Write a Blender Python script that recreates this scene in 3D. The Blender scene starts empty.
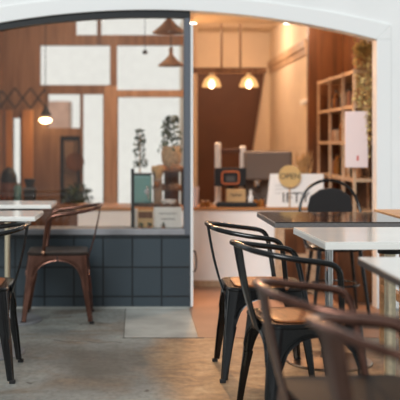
import bpy, bmesh, math, random
from mathutils import Vector, Matrix
random.seed(7)
PI = math.pi
SC = bpy.context.scene
COL = SC.collection
F = 944.4          # focal length of the 85 mm lens in pixels of a 400 px frame
H = 1.13           # eye height
def at(px, py, d): return Vector(((px-135)/F*d, d, H-(py-143)/F*d))

# ------------------------------------------------------------------ materials
MATS = {}
def nt(name):
    m = bpy.data.materials.new(name); m.use_nodes = True
    n = m.node_tree.nodes; n.clear()
    out = n.new('ShaderNodeOutputMaterial'); return m, n, m.node_tree.links, out
def mat(name, col, rough=.5, metal=0, noise=.0, scale=8, bump=0, coat=0, spec=.5, stretch=(1,1,1), trans=0):
    if name in MATS: return MATS[name]
    m, n, l, out = nt(name)
    b = n.new('ShaderNodeBsdfPrincipled'); l.new(b.outputs[0], out.inputs[0])
    b.inputs['Base Color'].default_value = (*col, 1); b.inputs['Roughness'].default_value = rough
    b.inputs['Metallic'].default_value = metal; b.inputs['Coat Weight'].default_value = coat
    b.inputs['Specular IOR Level'].default_value = spec; b.inputs['Transmission Weight'].default_value = trans
    tc = n.new('ShaderNodeTexCoord'); mp = n.new('ShaderNodeMapping'); mp.inputs['Scale'].default_value = stretch
    l.new(tc.outputs['Object'], mp.inputs[0])
    if noise or bump:
        t = n.new('ShaderNodeTexNoise'); t.inputs['Scale'].default_value = scale; t.inputs['Detail'].default_value = 5
        l.new(mp.outputs[0], t.inputs['Vector'])
        if noise:
            r = n.new('ShaderNodeValToRGB'); l.new(t.outputs[0], r.inputs[0])
            r.color_ramp.elements[0].position = .3; r.color_ramp.elements[1].position = .72
            r.color_ramp.elements[0].color = (*[c*(1-noise) for c in col], 1)
            r.color_ramp.elements[1].color = (*[min(1, c*(1+noise)) for c in col], 1)
            l.new(r.outputs[0], b.inputs['Base Color'])
        if bump:
            bp = n.new('ShaderNodeBump'); bp.inputs['Strength'].default_value = bump; bp.inputs['Distance'].default_value = .01
            l.new(t.outputs[0], bp.inputs['Height']); l.new(bp.outputs[0], b.inputs['Normal'])
    MATS[name] = m; return m
def emit(name, col, s):
    m, n, l, out = nt(name); e = n.new('ShaderNodeEmission')
    e.inputs[0].default_value = (*col, 1); e.inputs[1].default_value = s; l.new(e.outputs[0], out.inputs[0]); return m
def glass(name, tint=(1, 1, 1), boost=1.0):
    m, n, l, out = nt(name)
    tr = n.new('ShaderNodeBsdfTransparent'); tr.inputs[0].default_value = (*tint, 1)
    gl = n.new('ShaderNodeBsdfGlossy'); gl.inputs['Roughness'].default_value = .01
    fr = n.new('ShaderNodeFresnel'); fr.inputs[0].default_value = 1.5
    mx = n.new('ShaderNodeMixShader'); l.new(fr.outputs[0], mx.inputs[0])
    l.new(tr.outputs[0], mx.inputs[1]); l.new(gl.outputs[0], mx.inputs[2]); l.new(mx.outputs[0], out.inputs[0]); return m
def wood(name, c1, c2, rough=.5, scale=(14, 14, 1.2), coat=0):
    m, n, l, out = nt(name)
    b = n.new('ShaderNodeBsdfPrincipled'); l.new(b.outputs[0], out.inputs[0])
    b.inputs['Roughness'].default_value = rough; b.inputs['Coat Weight'].default_value = coat
    tc = n.new('ShaderNodeTexCoord'); mp = n.new('ShaderNodeMapping'); mp.inputs['Scale'].default_value = scale
    l.new(tc.outputs['Object'], mp.inputs[0])
    t = n.new('ShaderNodeTexNoise'); t.inputs['Scale'].default_value = 2.2; t.inputs['Detail'].default_value = 6; t.inputs['Distortion'].default_value = .6
    l.new(mp.outputs[0], t.inputs['Vector'])
    r = n.new('ShaderNodeValToRGB'); l.new(t.outputs[0], r.inputs[0])
    r.color_ramp.elements[0].position = .32; r.color_ramp.elements[1].position = .7
    r.color_ramp.elements[0].color = (*c1, 1); r.color_ramp.elements[1].color = (*c2, 1)
    l.new(r.outputs[0], b.inputs['Base Color']); return m

M_white = mat('white_paint', (.86, .875, .865), .55, noise=.03, scale=3, bump=.05)
M_trimw = mat('white_trim_paint', (.86, .875, .865), .45)
M_black = mat('black_powder_coat', (.002, .0028, .0035), .2, noise=.2, scale=30, spec=.6)
M_bronze = mat('bronze_lacquer', (.175, .085, .062), .25, .9, noise=.25, scale=18)
M_copper = mat('copper_bolt', (.75, .42, .28), .25, 1)
M_steel = mat('chrome', (.78, .80, .82), .12, 1)
M_brass = mat('brushed_brass', (.88, .77, .56), .3, .85, noise=.08, scale=60)
M_ironb = mat('black_iron', (.012, .013, .014), .45)
M_seat = mat('dark_brown_seat', (.018, .013, .011), .55, 0, spec=.2)
M_rubber = mat('rubber', (.01, .01, .01), .8)
M_pad = wood('seat_wood', (.20, .052, .010), (.40, .125, .028), .42, (5, 40, 5), 0)
M_tabw = mat('white_laminate', (.84, .84, .80), .14, noise=.05, scale=3)
M_tabd = mat('dark_glossy_top', (.045, .036, .032), .07, noise=.4, scale=9, stretch=(1, 6, 1))
M_edge = mat('grey_table_edge', (.13, .125, .125), .6, noise=.3, scale=60, stretch=(1, 1, 8))
M_edgeb = mat('brown_table_edge', (.07, .052, .045), .5, noise=.3, scale=60)
M_oak = wood('oak', (.36, .19, .085), (.55, .33, .16), .5, (2, 20, 20))
M_frame = mat('blue_grey_steel', (.13, .145, .17), .4, .2)
M_framed = mat('dark_steel', (.007, .010, .012), .45)
M_sill = mat('grey_sill', (.24, .245, .26), .5, noise=.15, scale=10)
M_counter = mat('white_counter_front', (.95, .92, .89), .5, noise=.03, scale=4)
M_ctop = wood('counter_top', (.38, .16, .05), (.58, .28, .10), .4, (2, 20, 20))
M_cream = mat('cream_plaster', (.80, .66, .50), .7, noise=.05, scale=5, bump=.1)
M_brownw = mat('brown_panel', (.10, .036, .016), .55, noise=.15, scale=4)
M_dwood = wood('dark_stained_wood', (.08, .028, .010), (.19, .07, .022), .45, (9, 9, .8))
M_midwood = wood('golden_wood', (.19, .10, .056), (.32, .18, .105), .5, (9, 9, .8))
M_shelf = wood('shelf_timber', (.42, .27, .16), (.60, .42, .27), .5, (12, 2, 12))
M_floorin = mat('terracotta_floor', (.27, .155, .10), .5, noise=.14, scale=4, bump=.04)
M_slab = mat('pale_concrete', (.34, .35, .325), .7, noise=.32, scale=3.2, bump=.15)
M_paper = mat('paper_white', (.86, .85, .82), .7)
M_pink = mat('pinkish_paper', (.85, .70, .68), .7)
M_card = mat('kraft_card', (.55, .36, .17), .7, noise=.1)
M_ink = mat('ink', (.06, .05, .045), .7)
M_inkg = mat('grey_ink', (.35, .34, .33), .7)
M_red = mat('red_ink', (.6, .08, .06), .6)
M_dark = mat('dark_plastic', (.014, .014, .015), .35)
M_grey = mat('grey_metal', (.17, .125, .10), .45, .3)
M_teal = mat('teal_enamel', (.16, .36, .36), .25, coat=.4)
M_leaf = mat('olive_leaf', (.62, .49, .20), .55, noise=.45, scale=20)
M_green = mat('deep_green_leaf', (.05, .085, .04), .55, noise=.4, scale=20)
M_dry = mat('dried_stems', (.52, .30, .12), .7, noise=.3, scale=20)
M_basket = mat('woven_basket', (.50, .36, .22), .8, noise=.3, scale=40, bump=.4)
M_clay = mat('terracotta_pot', (.36, .16, .09), .7, noise=.1)
M_bread = mat('baked_crust', (.22, .10, .045), .6, noise=.35, scale=25, bump=.3)
M_choc = mat('dark_bake', (.06, .03, .02), .55, noise=.4, scale=30, bump=.3)
M_rust = mat('rust_fabric', (.22, .09, .06), .85, noise=.2, scale=40)
M_navy = mat('navy_leather', (.010, .016, .022), .4)
M_tan = mat('tan_lamp_metal', (.30, .19, .12), .4, .3)
M_glass = glass('window_glass', (.99, .985, .97))
M_jar = glass('jar_glass', (.9, .95, .95))
M_amber = mat('amber_glass', (.30, .11, .02), .15, coat=.5)
M_sign = mat('mustard_sign', (.62, .42, .17), .6)
M_logo = mat('orange_logo', (.60, .17, .06), .5)
M_logog = mat('grey_logo', (.10, .10, .10), .5)
M_bulb = emit('warm_bulb', (1, .66, .34), 20)
m, n, l, out = nt('lit_opal_glass'); _e = n.new('ShaderNodeEmission'); _e.inputs[0].default_value = (1, .50, .18, 1); _e.inputs[1].default_value = 1.3
_t = n.new('ShaderNodeBsdfTransparent'); _x = n.new('ShaderNodeMixShader'); _x.inputs[0].default_value = .55
l.new(_t.outputs[0], _x.inputs[1]); l.new(_e.outputs[0], _x.inputs[2]); l.new(_x.outputs[0], out.inputs[0]); M_shade = m
M_down = emit('downlight_lens', (1, .84, .62), 14)
M_ext = mat('pale_render', (.97, .94, .90), .8, noise=.04)
M_extp = mat('pink_brick', (.55, .33, .24), .8, noise=.15, scale=6)

def concrete():
    m, n, l, out = nt('stained_concrete')
    b = n.new('ShaderNodeBsdfPrincipled'); l.new(b.outputs[0], out.inputs[0])
    tc = n.new('ShaderNodeTexCoord')
    def noise(scale, detail=6, stretch=(1, 1, 1), dist=0, loc=(0, 0, 0)):
        mp = n.new('ShaderNodeMapping'); mp.inputs['Scale'].default_value = stretch; mp.inputs['Location'].default_value = loc
        l.new(tc.outputs['Object'], mp.inputs[0])
        t = n.new('ShaderNodeTexNoise'); t.inputs['Scale'].default_value = scale; t.inputs['Detail'].default_value = detail; t.inputs['Distortion'].default_value = dist
        l.new(mp.outputs[0], t.inputs['Vector']); return t.outputs[0]
    def ramp(src, stops):
        r = n.new('ShaderNodeValToRGB'); l.new(src, r.inputs[0])
        e = r.color_ramp.elements
        while len(e) < len(stops): e.new(.5)
        for k, (p, c) in enumerate(stops): e[k].position = p; e[k].color = (*c, 1)
        return r.outputs[0]
    def mix(fac, a, c, mode='MIX'):
        x = n.new('ShaderNodeMix'); x.data_type = 'RGBA'; x.blend_type = mode
        if isinstance(fac, float): x.inputs[0].default_value = fac
        else: l.new(fac, x.inputs[0])
        l.new(a, x.inputs[6]); l.new(c, x.inputs[7]); return x.outputs[2]
    base = ramp(noise(1.15, 7, dist=.3), [(.32, (.085, .082, .070)), (.47, (.20, .205, .19)), (.56, (.25, .26, .24)), (.70, (.40, .42, .385))])
    rust = ramp(noise(2.1, 7, (1, 1.6, 1), 1.2, (4, 1, 0)), [(.50, (0, 0, 0)), (.68, (.7, .7, .7))])
    rcol = ramp(noise(9, 5), [(.35, (.13, .095, .065)), (.7, (.24, .175, .115))])
    c = mix(rust, base, rcol)
    # ochre patch painting the doorway's warm light spill into the floor, ragged outline
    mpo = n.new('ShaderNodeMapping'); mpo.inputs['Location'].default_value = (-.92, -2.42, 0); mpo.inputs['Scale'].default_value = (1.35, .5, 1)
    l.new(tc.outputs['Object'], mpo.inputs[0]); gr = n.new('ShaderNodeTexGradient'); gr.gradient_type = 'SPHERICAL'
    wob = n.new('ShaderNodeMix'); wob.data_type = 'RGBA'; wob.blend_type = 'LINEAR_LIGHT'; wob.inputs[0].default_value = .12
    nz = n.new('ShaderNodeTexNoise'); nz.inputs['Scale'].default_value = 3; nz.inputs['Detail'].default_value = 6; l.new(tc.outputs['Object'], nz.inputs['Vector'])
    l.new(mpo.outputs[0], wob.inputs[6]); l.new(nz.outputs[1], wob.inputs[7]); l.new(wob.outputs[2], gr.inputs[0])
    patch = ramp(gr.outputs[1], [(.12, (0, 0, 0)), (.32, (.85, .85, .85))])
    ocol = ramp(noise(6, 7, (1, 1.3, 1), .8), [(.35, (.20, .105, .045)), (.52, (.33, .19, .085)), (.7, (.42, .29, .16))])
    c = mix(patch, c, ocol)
    fine = ramp(noise(34, 6, (1, .6, 1)), [(.30, (.70, .68, .66)), (.60, (1.08, 1.08, 1.08))])
    c = mix(.8, c, fine, 'MULTIPLY')
    spots = ramp(noise(11, 2, (1, .6, 1), 0, (2, 7, 0)), [(.24, (.25, .22, .2)), (.31, (1, 1, 1))])
    c = mix(.9, c, spots, 'MULTIPLY')
    l.new(c, b.inputs['Base Color'])
    rr = n.new('ShaderNodeMapRange'); l.new(noise(3.5, 5), rr.inputs[0]); rr.inputs[3].default_value = .32; rr.inputs[4].default_value = .75
    l.new(rr.outputs[0], b.inputs['Roughness'])
    bp = n.new('ShaderNodeBump'); bp.inputs['Strength'].default_value = .15; bp.inputs['Distance'].default_value = .01
    l.new(noise(22, 6), bp.inputs['Height']); l.new(bp.outputs[0], b.inputs['Normal'])
    return m
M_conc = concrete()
def tiles():
    m, n, l, out = nt('black_square_tiles')
    b = n.new('ShaderNodeBsdfPrincipled'); l.new(b.outputs[0], out.inputs[0])
    tc = n.new('ShaderNodeTexCoord'); sp = n.new('ShaderNodeSeparateXYZ'); l.new(tc.outputs['Object'], sp.inputs[0])
    cb = n.new('ShaderNodeCombineXYZ'); l.new(sp.outputs[0], cb.inputs[0]); l.new(sp.outputs[2], cb.inputs[1])
    mp = n.new('ShaderNodeMapping'); mp.inputs['Location'].default_value = (.018, .119, 0); l.new(cb.outputs[0], mp.inputs[0])
    t = n.new('ShaderNodeTexBrick'); t.offset = 0; t.squash = 1
    t.inputs['Scale'].default_value = 1; t.inputs['Mortar Size'].default_value = .006; t.inputs['Mortar Smooth'].default_value = .2
    t.inputs['Brick Width'].default_value = .2; t.inputs['Row Height'].default_value = .2
    t.inputs['Color1'].default_value = (.034, .050, .062, 1); t.inputs['Color2'].default_value = (.045, .064, .078, 1); t.inputs['Mortar'].default_value = (.006, .009, .012, 1)
    l.new(mp.outputs[0], t.inputs['Vector']); l.new(t.outputs[0], b.inputs['Base Color'])
    b.inputs['Roughness'].default_value = .35
    bp = n.new('ShaderNodeBump'); bp.inputs['Strength'].default_value = .5; bp.inputs['Distance'].default_value = .004; bp.invert = True
    l.new(t.outputs[1], bp.inputs['Height']); l.new(bp.outputs[0], b.inputs['Normal'])
    return m
M_tile = tiles()

# ------------------------------------------------------------------ mesh helpers
def obj(name, bm, m, parent=None, smooth=False, bev=0, loc=None, solid=0):
    bmesh.ops.recalc_face_normals(bm, faces=bm.faces)
    me = bpy.data.meshes.new(name); bm.to_mesh(me); bm.free()
    if m: me.materials.append(m)
    if smooth:
        for p in me.polygons: p.use_smooth = True
        me.set_sharp_from_angle(angle=math.radians(38))
    o = bpy.data.objects.new(name, me); COL.objects.link(o)
    if parent: o.parent = parent
    if loc: o.location = loc
    if solid:
        s = o.modifiers.new('solid', 'SOLIDIFY'); s.thickness = solid; s.offset = -1
    if bev:
        b = o.modifiers.new('bevel', 'BEVEL'); b.width = bev; b.segments = 3; b.limit_method = 'ANGLE'
    return o
def tag(o, label, cat, group=None, kind=None):
    o['label'] = label; o['category'] = cat
    if group: o['group'] = group
    if kind: o['kind'] = kind
    return o
def thing(name, label, cat, loc=(0, 0, 0), rz=0, group=None):
    o = bpy.data.objects.new(name, None); COL.objects.link(o)
    o.location = loc; o.rotation_euler = (0, 0, rz); o.empty_display_size = .1
    return tag(o, label, cat, group)
def struct(name, bm, m, label, cat, bev=0, **k):
    return tag(obj(name, bm, m, bev=bev, **k), label, cat, kind='structure')
def box(bm, x0, x1, y0, y1, z0, z1):
    v = [bm.verts.new(p) for p in ((x0,y0,z0),(x1,y0,z0),(x1,y1,z0),(x0,y1,z0),(x0,y0,z1),(x1,y0,z1),(x1,y1,z1),(x0,y1,z1))]
    for f in ((0,3,2,1),(4,5,6,7),(0,1,5,4),(1,2,6,5),(2,3,7,6),(3,0,4,7)): bm.faces.new([v[i] for i in f])
    return bm
def bx(*a): return box(bmesh.new(), *a)
def catmull(pts, n=6, closed=False):
    P = [Vector(p) for p in pts]; out = []
    N = len(P)
    for i in range(N if closed else N-1):
        p0 = P[(i-1) % N] if closed or i > 0 else P[0]*2-P[1]
        p1, p2 = P[i], P[(i+1) % N]
        p3 = P[(i+2) % N] if closed or i+2 < N else P[-1]*2-P[-2]
        for k in range(n):
            t = k/n
            out.append(.5*((2*p1)+(-p0+p2)*t+(2*p0-5*p1+4*p2-p3)*t*t+(-p0+3*p1-3*p2+p3)*t**3))
    if not closed: out.append(P[-1])
    return out
def tube(bm, pts, r, seg=10, closed=False, r1=None, flat=1):
    P = [Vector(p) for p in pts]; N = len(P); rings = []
    prev = None
    for i, p in enumerate(P):
        t = (P[(i+1) % N]-P[i-1]) if closed or 0 < i < N-1 else (P[1]-P[0] if i == 0 else P[-1]-P[-2])
        t.normalize()
        if prev is None:
            a = Vector((0, 0, 1)) if abs(t.z) < .9 else Vector((1, 0, 0)); u = t.cross(a).normalized()
        else:
            u = (prev-t*prev.dot(t)).normalized()
        prev = u; w = t.cross(u)
        rr = r if r1 is None else r+(r1-r)*i/(N-1)
        rings.append([bm.verts.new(p+u*rr*math.cos(2*PI*k/seg)+w*rr*flat*math.sin(2*PI*k/seg)) for k in range(seg)])
    for i in range(N if closed else N-1):
        a, b = rings[i], rings[(i+1) % N]
        for k in range(seg): bm.faces.new((a[k], a[(k+1) % seg], b[(k+1) % seg], b[k]))
    if not closed:
        bm.faces.new(rings[0][::-1]); bm.faces.new(rings[-1])
    return bm
def rod(bm, a, b, r, seg=10, r1=None): return tube(bm, [a, b], r, seg, r1=r1)
def lathe(bm, prof, c=(0, 0, 0), seg=28, cap=True):
    rings = []
    for r, z in prof:
        rings.append([bm.verts.new((c[0]+r*math.cos(2*PI*k/seg), c[1]+r*math.sin(2*PI*k/seg), c[2]+z)) for k in range(seg)])
    for a, b in zip(rings, rings[1:]):
        for k in range(seg): bm.faces.new((a[k], a[(k+1) % seg], b[(k+1) % seg], b[k]))
    if cap:
        bm.faces.new(rings[0][::-1]); bm.faces.new(rings[-1])
    return bm
def lat(*a, **k): return lathe(bmesh.new(), *a, **k)
def disc_y(bm, c, r, th, seg=32):
    a = [bm.verts.new((c[0]+r*math.cos(2*PI*k/seg), c[1], c[2]+r*math.sin(2*PI*k/seg))) for k in range(seg)]
    b = [bm.verts.new((v.co.x, c[1]+th, v.co.z)) for v in a]
    bm.faces.new(a); bm.faces.new(b[::-1])
    for k in range(seg): bm.faces.new((a[k], b[k], b[(k+1) % seg], a[(k+1) % seg]))
    return bm
def prism_y(bm, poly, y0, y1):
    a = [bm.verts.new((x, y0, z)) for x, z in poly]; b = [bm.verts.new((x, y1, z)) for x, z in poly]
    bm.faces.new(a); bm.faces.new(b[::-1]); n = len(poly)
    for k in range(n): bm.faces.new((a[k], b[k], b[(k+1) % n], a[(k+1) % n]))
    return bm
def strip_y(bm, lower, upper, y0, y1):
    """solid band between two polylines of (x, z) points of equal length"""
    A = [[bm.verts.new((x, y, z)) for x, z in L] for y in (y0, y1) for L in (lower, upper)]
    l0, u0, l1, u1 = A; n = len(lower)
    for i in range(n-1):
        bm.faces.new((l0[i], l0[i+1], u0[i+1], u0[i])); bm.faces.new((l1[i], u1[i], u1[i+1], l1[i+1]))
        bm.faces.new((l0[i], l1[i], l1[i+1], l0[i+1])); bm.faces.new((u0[i], u0[i+1], u1[i+1], u1[i]))
    bm.faces.new((l0[0], u0[0], u1[0], l1[0])); bm.faces.new((l0[-1], l1[-1], u1[-1], u0[-1]))
    return bm
def holed(bm, axis, c0, c1, u0, u1, z0, z1, holes):
    """wall slab with rectangular openings; axis 'y' = facing the camera (u is x), 'x' = side wall (u is y)"""
    us = sorted({u0, u1, *[h[0] for h in holes], *[h[1] for h in holes]}); zs = sorted({z0, z1, *[h[2] for h in holes], *[h[3] for h in holes]})
    for a, b in zip(us, us[1:]):
        for p, q in zip(zs, zs[1:]):
            mu, mz = (a+b)/2, (p+q)/2
            if any(h[0] < mu < h[1] and h[2] < mz < h[3] for h in holes): continue
            box(bm, a, b, c0, c1, p, q) if axis == 'y' else box(bm, c0, c1, a, b, p, q)
    bmesh.ops.remove_doubles(bm, verts=bm.verts, dist=1e-5)
    bm.faces.ensure_lookup_table()
    seen = {}
    for f in bm.faces: seen.setdefault(tuple(sorted(v.index for v in f.verts)), []).append(f)
    bm.verts.index_update(); seen = {}
    for f in bm.faces: seen.setdefault(frozenset(v.index for v in f.verts), []).append(f)
    bmesh.ops.delete(bm, geom=[f for g in seen.values() if len(g) > 1 for f in g], context='FACES_ONLY')
    return bm
def text(name, s, size, loc, parent, m, rx=PI/2, ext=.0015, align='CENTER'):
    cu = bpy.data.curves.new(name, 'FONT'); cu.body = s; cu.size = size; cu.extrude = ext; cu.align_x = align; cu.align_y = 'CENTER'
    tmp = bpy.data.objects.new(name+'_curve', cu); COL.objects.link(tmp); bpy.context.view_layer.update()
    me = bpy.data.meshes.new_from_object(tmp.evaluated_get(bpy.context.evaluated_depsgraph_get())); bpy.data.objects.remove(tmp)
    me.materials.clear(); me.materials.append(m); me.name = name; o = bpy.data.objects.new(name, me); COL.objects.link(o)
    o.location = loc; o.rotation_euler = (rx, 0, 0); o.parent = parent; return o
def leaves(bm, centre_fn, count, size, seed=1):
    rnd = random.Random(seed)
    for _ in range(count):
        c = Vector(centre_fn(rnd)); s = size*rnd.uniform(.6, 1.3)
        M = Matrix.Rotation(rnd.uniform(0, 2*PI), 3, 'Z') @ Matrix.Rotation(rnd.uniform(-1.2, 1.2), 3, 'X') @ Matrix.Rotation(rnd.uniform(-1, 1), 3, 'Y')
        pts = [(-.0, -.5, 0), (.22, -.1, .05), (.16, .25, .06), (0, .5, 0), (-.16, .25, .06), (-.22, -.1, .05)]
        bm.faces.new([bm.verts.new(c+M @ Vector(p)*s) for p in pts])
    return bm
def dup(root, loc, rz, label):
    r = root.copy(); COL.objects.link(r); r.location = loc; r.rotation_euler = (0, 0, rz); r['label'] = label
    for ch in list(root.children):
        c = ch.copy(); COL.objects.link(c); c.parent = r
        for g in ch.children:
            d = g.copy(); COL.objects.link(d); d.parent = c
    return r

# ------------------------------------------------------------------ setting: facade
WY0, WY1 = 6.45, 6.56
XC, XL, XR = .10, -1.46, 1.648
def arch(x, off=0): return 2.038+off-.0845*(x-XC)**2
xs = [XL+(XR-XL)*i/48 for i in range(49)]
b = bmesh.new()
box(b, -4, XL, WY0, WY1, 0, 4); box(b, XR, 5, WY0, WY1, 0, 4)
strip_y(b, [(x, arch(x)) for x in xs], [(x, 4) for x in xs], WY0, WY1)
struct('wall_front', b, M_white, 'white painted outer wall around the wide arched opening', 'wall')
b = bmesh.new()
xo = [XL-.10+(XR-XL+.20)*i/48 for i in range(49)]
low = [(min(max(x, XL), XR), arch(min(max(x, XL), XR))) for x in xo]
strip_y(b, [(x, arch(x)) for x in xs], [(XC+(x-XC)*(XR-XL+.2)/(XR-XL), arch(x, .10)) for x in xs], WY0-.014, WY0)
box(b, XR, XR+.10, WY0-.014, WY0, 0, arch(XR)+.0); box(b, XL-.10, XL, WY0-.014, WY0, 0, arch(XL))
prism_y(b, [(XR, arch(XR)), (XR+.10, arch(XR)), (XR+.10, arch(XR, .10))], WY0-.014, WY0)
prism_y(b, [(XL, arch(XL)), (XL-.10, arch(XL, .10)), (XL-.10, arch(XL))], WY0-.014, WY0)
struct('trim_1', b, M_trimw, 'raised white band framing the arched opening', 'trim', bev=.004)
# low tiled wall under the window
struct('wall_tiled', bx(XL, .378, WY0+.002, WY1, 0, .492), M_tile, 'low wall of black square tiles under the window', 'wall')
struct('trim_2', bx(XL, .378, WY0-.006, WY0+.012, 0, .012), M_slab, 'pale strip of mortar along the foot of the tiled wall', 'trim')
# window frame and glass
win = tag(bpy.data.objects.new('window_1', None), 'large shop window in a dark steel frame above the black tiles', 'window', kind='structure'); COL.objects.link(win)
win.location = (0, WY0+.05, .49)
def wpart(name, bm, m, **k):
    bmesh.ops.translate(bm, verts=bm.verts, vec=(0, -WY0-.05, -.49)); return obj(name, bm, m, win, **k)
wx = [XL+(.378-XL)*i/30 for i in range(31)]
b = bmesh.new(); strip_y(b, [(x, arch(x)-.048) for x in wx], [(x, arch(x)-.001) for x in wx], WY0+.004, WY0+.075)
wpart('top_rail', b, M_framed)['label'] = 'dark curved top rail'
b = bmesh.new(); box(b, .340, .378, WY0+.004, WY0+.085, .492, arch(.36)-.045); box(b, .334, .340, WY0+.03, WY0+.07, .535, arch(.34)-.045)
wpart('mullion', b, M_frame, bev=.003)
b = bmesh.new(); box(b, XL, .340, WY0-.002, WY0+.085, .502, .540)
wpart('bottom_rail', b, M_sill, bev=.004)
b = bmesh.new(); box(b, XL, .378, WY0+.0, WY0+.09, .492, .502); wpart('drip_strip', b, M_framed)
b = bmesh.new(); strip_y(b, [(x, .54) for x in wx if x <= .336], [(x, arch(x)-.046) for x in wx if x <= .336], WY0+.045, WY0+.051)
wpart('glass_pane', b, M_glass)
struct('window_sill', bx(XL, .375, WY1, WY1+.33, .50, .525), M_sill, 'inner ledge behind the shop window', 'sill')
struct('wall_under_sill', bx(XL, .375, WY1, WY1+.31, 0, .50), M_cream, 'inner face of the low wall below the ledge', 'wall')
# opened door leaf with its pull
d = tag(bpy.data.objects.new('door_1', None), 'white cafe door standing open inward beside the window post', 'door', kind='structure'); COL.objects.link(d)
d.location = (.392, WY0+.01, 0)
obj('door_leaf', bx(-.012, .006, 0, .74, .01, 1.94), M_trimw, d, bev=.003)
b = bmesh.new(); tube(b, catmull([(.006, .03, .245), (.022, .03, .255), (.03, .03, .318), (.022, .03, .38), (.006, .03, .39)], 6), .005, 8)
obj('door_handle', b, M_ironb, d, smooth=True)['label'] = 'black curved pull'

# ------------------------------------------------------------------ setting: floors
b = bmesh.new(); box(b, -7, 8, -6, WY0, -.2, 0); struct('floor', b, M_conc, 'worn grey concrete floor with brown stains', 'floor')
b = bmesh.new(); box(b, -.064, .366, 5.47, WY0, 0, .003); struct('floor_slab', b, M_slab, 'pale square concrete slab in front of the tiled wall', 'floor')
M_joint = mat('dark_joint', (.10, .09, .078), .8, noise=.4, scale=20)
b = bmesh.new(); box(b, -.072, .40, 5.465, 5.473, 0, .0035); struct('trim_4', b, M_joint, 'dark joint along the front edge of the pale slab', 'trim')
b = bmesh.new(); tube(b, [(-.075-.03*k, 5.34+.02*math.sin(k*1.1)+.004*k, 0) for k in range(14)], .0045, 6, flat=.4); struct('trim_6', b, M_joint, 'thin dark crack in the concrete left of the pale slab', 'trim')
b = bmesh.new(); box(b, -.067, -.062, 5.474, WY0, 0, .0035); struct('trim_5', b, M_joint, 'dark joint along the side of the pale slab', 'trim')
b = bmesh.new(); box(b, .372, XR, 5.47, WY0, 0, .003); struct('floor_threshold', b, M_floorin, 'smooth terracotta strip of floor before the doorway', 'floor')
b = bmesh.new(); box(b, -1.45, 2.4, WY0, 10.7, -.2, 0); struct('floor_interior', b, M_floorin, 'terracotta coloured floor inside the cafe', 'floor')
b = bmesh.new(); box(b, -12, 12, 10.7, 30, -.2, -.01); struct('ground', b, M_slab, 'pale pavement beyond the rear windows', 'ground')

# ------------------------------------------------------------------ setting: interior shell
CEIL = 2.36
YB = 9.0
b = bmesh.new(); box(b, -1.4, 2.4, WY1, YB+.09, CEIL, CEIL+.1); box(b, .505, 2.4, YB+.09, 10.7, CEIL, CEIL+.1); struct('ceiling', b, M_cream, 'cream ceiling inside the cafe', 'ceiling')
b = bmesh.new(); box(b, .40, 1.9, WY1, 7.32, 2.055, CEIL); struct('lintel', b, M_cream, 'dropped cream ceiling just inside the doorway', 'ceiling')
YB = 9.0
def hz(x0, x1, ya, yb, d):   # opening from the photograph's measurements
    p, q = at(x0, yb, d), at(x1, ya, d); return (p.x, q.x, p.z, q.z)
holes = [hz(76, 97, 19, 35, YB), hz(101, 190, 17, 35, YB), hz(40, 110, 45, 85, YB), hz(117, 183, 45, 90, YB),  # the wide left opening stands in for a pale reflection in the front glass
         hz(48, 80, 94, 128, YB), hz(83, 103, 94, 205, YB), hz(60, 80, 136, 205, YB), hz(13, 20, 118, 190, YB), hz(2, 5, 112, 180, YB), hz(118, 184, 97, 205, YB)]
b = holed(bmesh.new(), 'y', YB, YB+.09, -1.3, .54, 0, CEIL, holes)
struct('wall_back', b, M_midwood, 'golden timber wall with many windows at the back of the cafe', 'wall')
b = bmesh.new(); box(b, .505, .60, YB+.09, 10.6, 0, CEIL); struct('wall_partition', b, M_cream, 'partition between seating side and kitchen', 'wall')
b = holed(bmesh.new(), 'x', -1.35, -1.25, WY1, YB+.09, 0, CEIL, [(8.55, 8.98, 1.44, 1.62)])
struct('wall_left', b, M_midwood, 'timber side wall seen through the left of the window', 'wall')
b = bmesh.new(); box(b, .5, 1.65, 10.5, 10.6, 0, CEIL); struct('wall_kitchen', b, M_cream, 'cream wall behind the counter', 'wall')
b = bmesh.new(); box(b, 1.5, 1.6, 8.24, 10.5, 0, CEIL); struct('wall_right', b, M_cream, 'cream side wall to the right of the counter', 'wall')
b = bmesh.new(); box(b, 1.475, 1.5, 8.24, 10.5, 1.965, 2.035); box(b, 1.488, 1.5, 8.24, 10.5, 1.90, 1.965); struct('trim_3', b, M_shelf, 'moulding running along the cream side wall', 'trim')
b = bmesh.new(); box(b, 1.5, 1.9, 8.16, 8.24, 0, CEIL); struct('wall_return', b, M_dwood, 'short brown timber wall behind the shelf', 'wall')
b = bmesh.new(); box(b, 1.80, 1.9, WY1, 8.16, 0, CEIL); struct('wall_timber', b, M_dwood, 'brown timber side wall behind the plant and shelf', 'wall')
b = bmesh.new(); box(b, .60, 1.28, 10.46, 10.5, 0, 1.95); prism_y(b, [(1.28, 0), (1.28, 1.95), (1.44, 1.95), (1.28, .9)][:4], 10.46, 10.5)
struct('wall_panel', b, M_brownw, 'brown panelling on the wall behind the counter', 'wall')
dd = tag(bpy.data.objects.new('door_2', None), 'brown rear door with a dark stile behind the round plaque', 'door', kind='structure'); COL.objects.link(dd); dd.location = (-.61, YB+.03, .52)
p, q = at(60, 205, YB), at(80, 136, YB); W_, H_ = q.x-p.x, q.z-p.z
b = bmesh.new(); box(b, -W_/2, -W_/2+.035, 0, .04, 0, H_); box(b, W_/2-.025, W_/2, 0, .04, 0, H_); box(b, -W_/2, W_/2, 0, .04, H_-.04, H_); box(b, -W_/2, W_/2, 0, .04, 0, .16); obj('stile', b, M_dark, dd)
obj('panel', bx(-W_/2+.03, W_/2-.02, .012, .03, .1, H_-.03), M_tan, dd); dd.location = ((p.x+q.x)/2, YB+.03, p.z)
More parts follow.
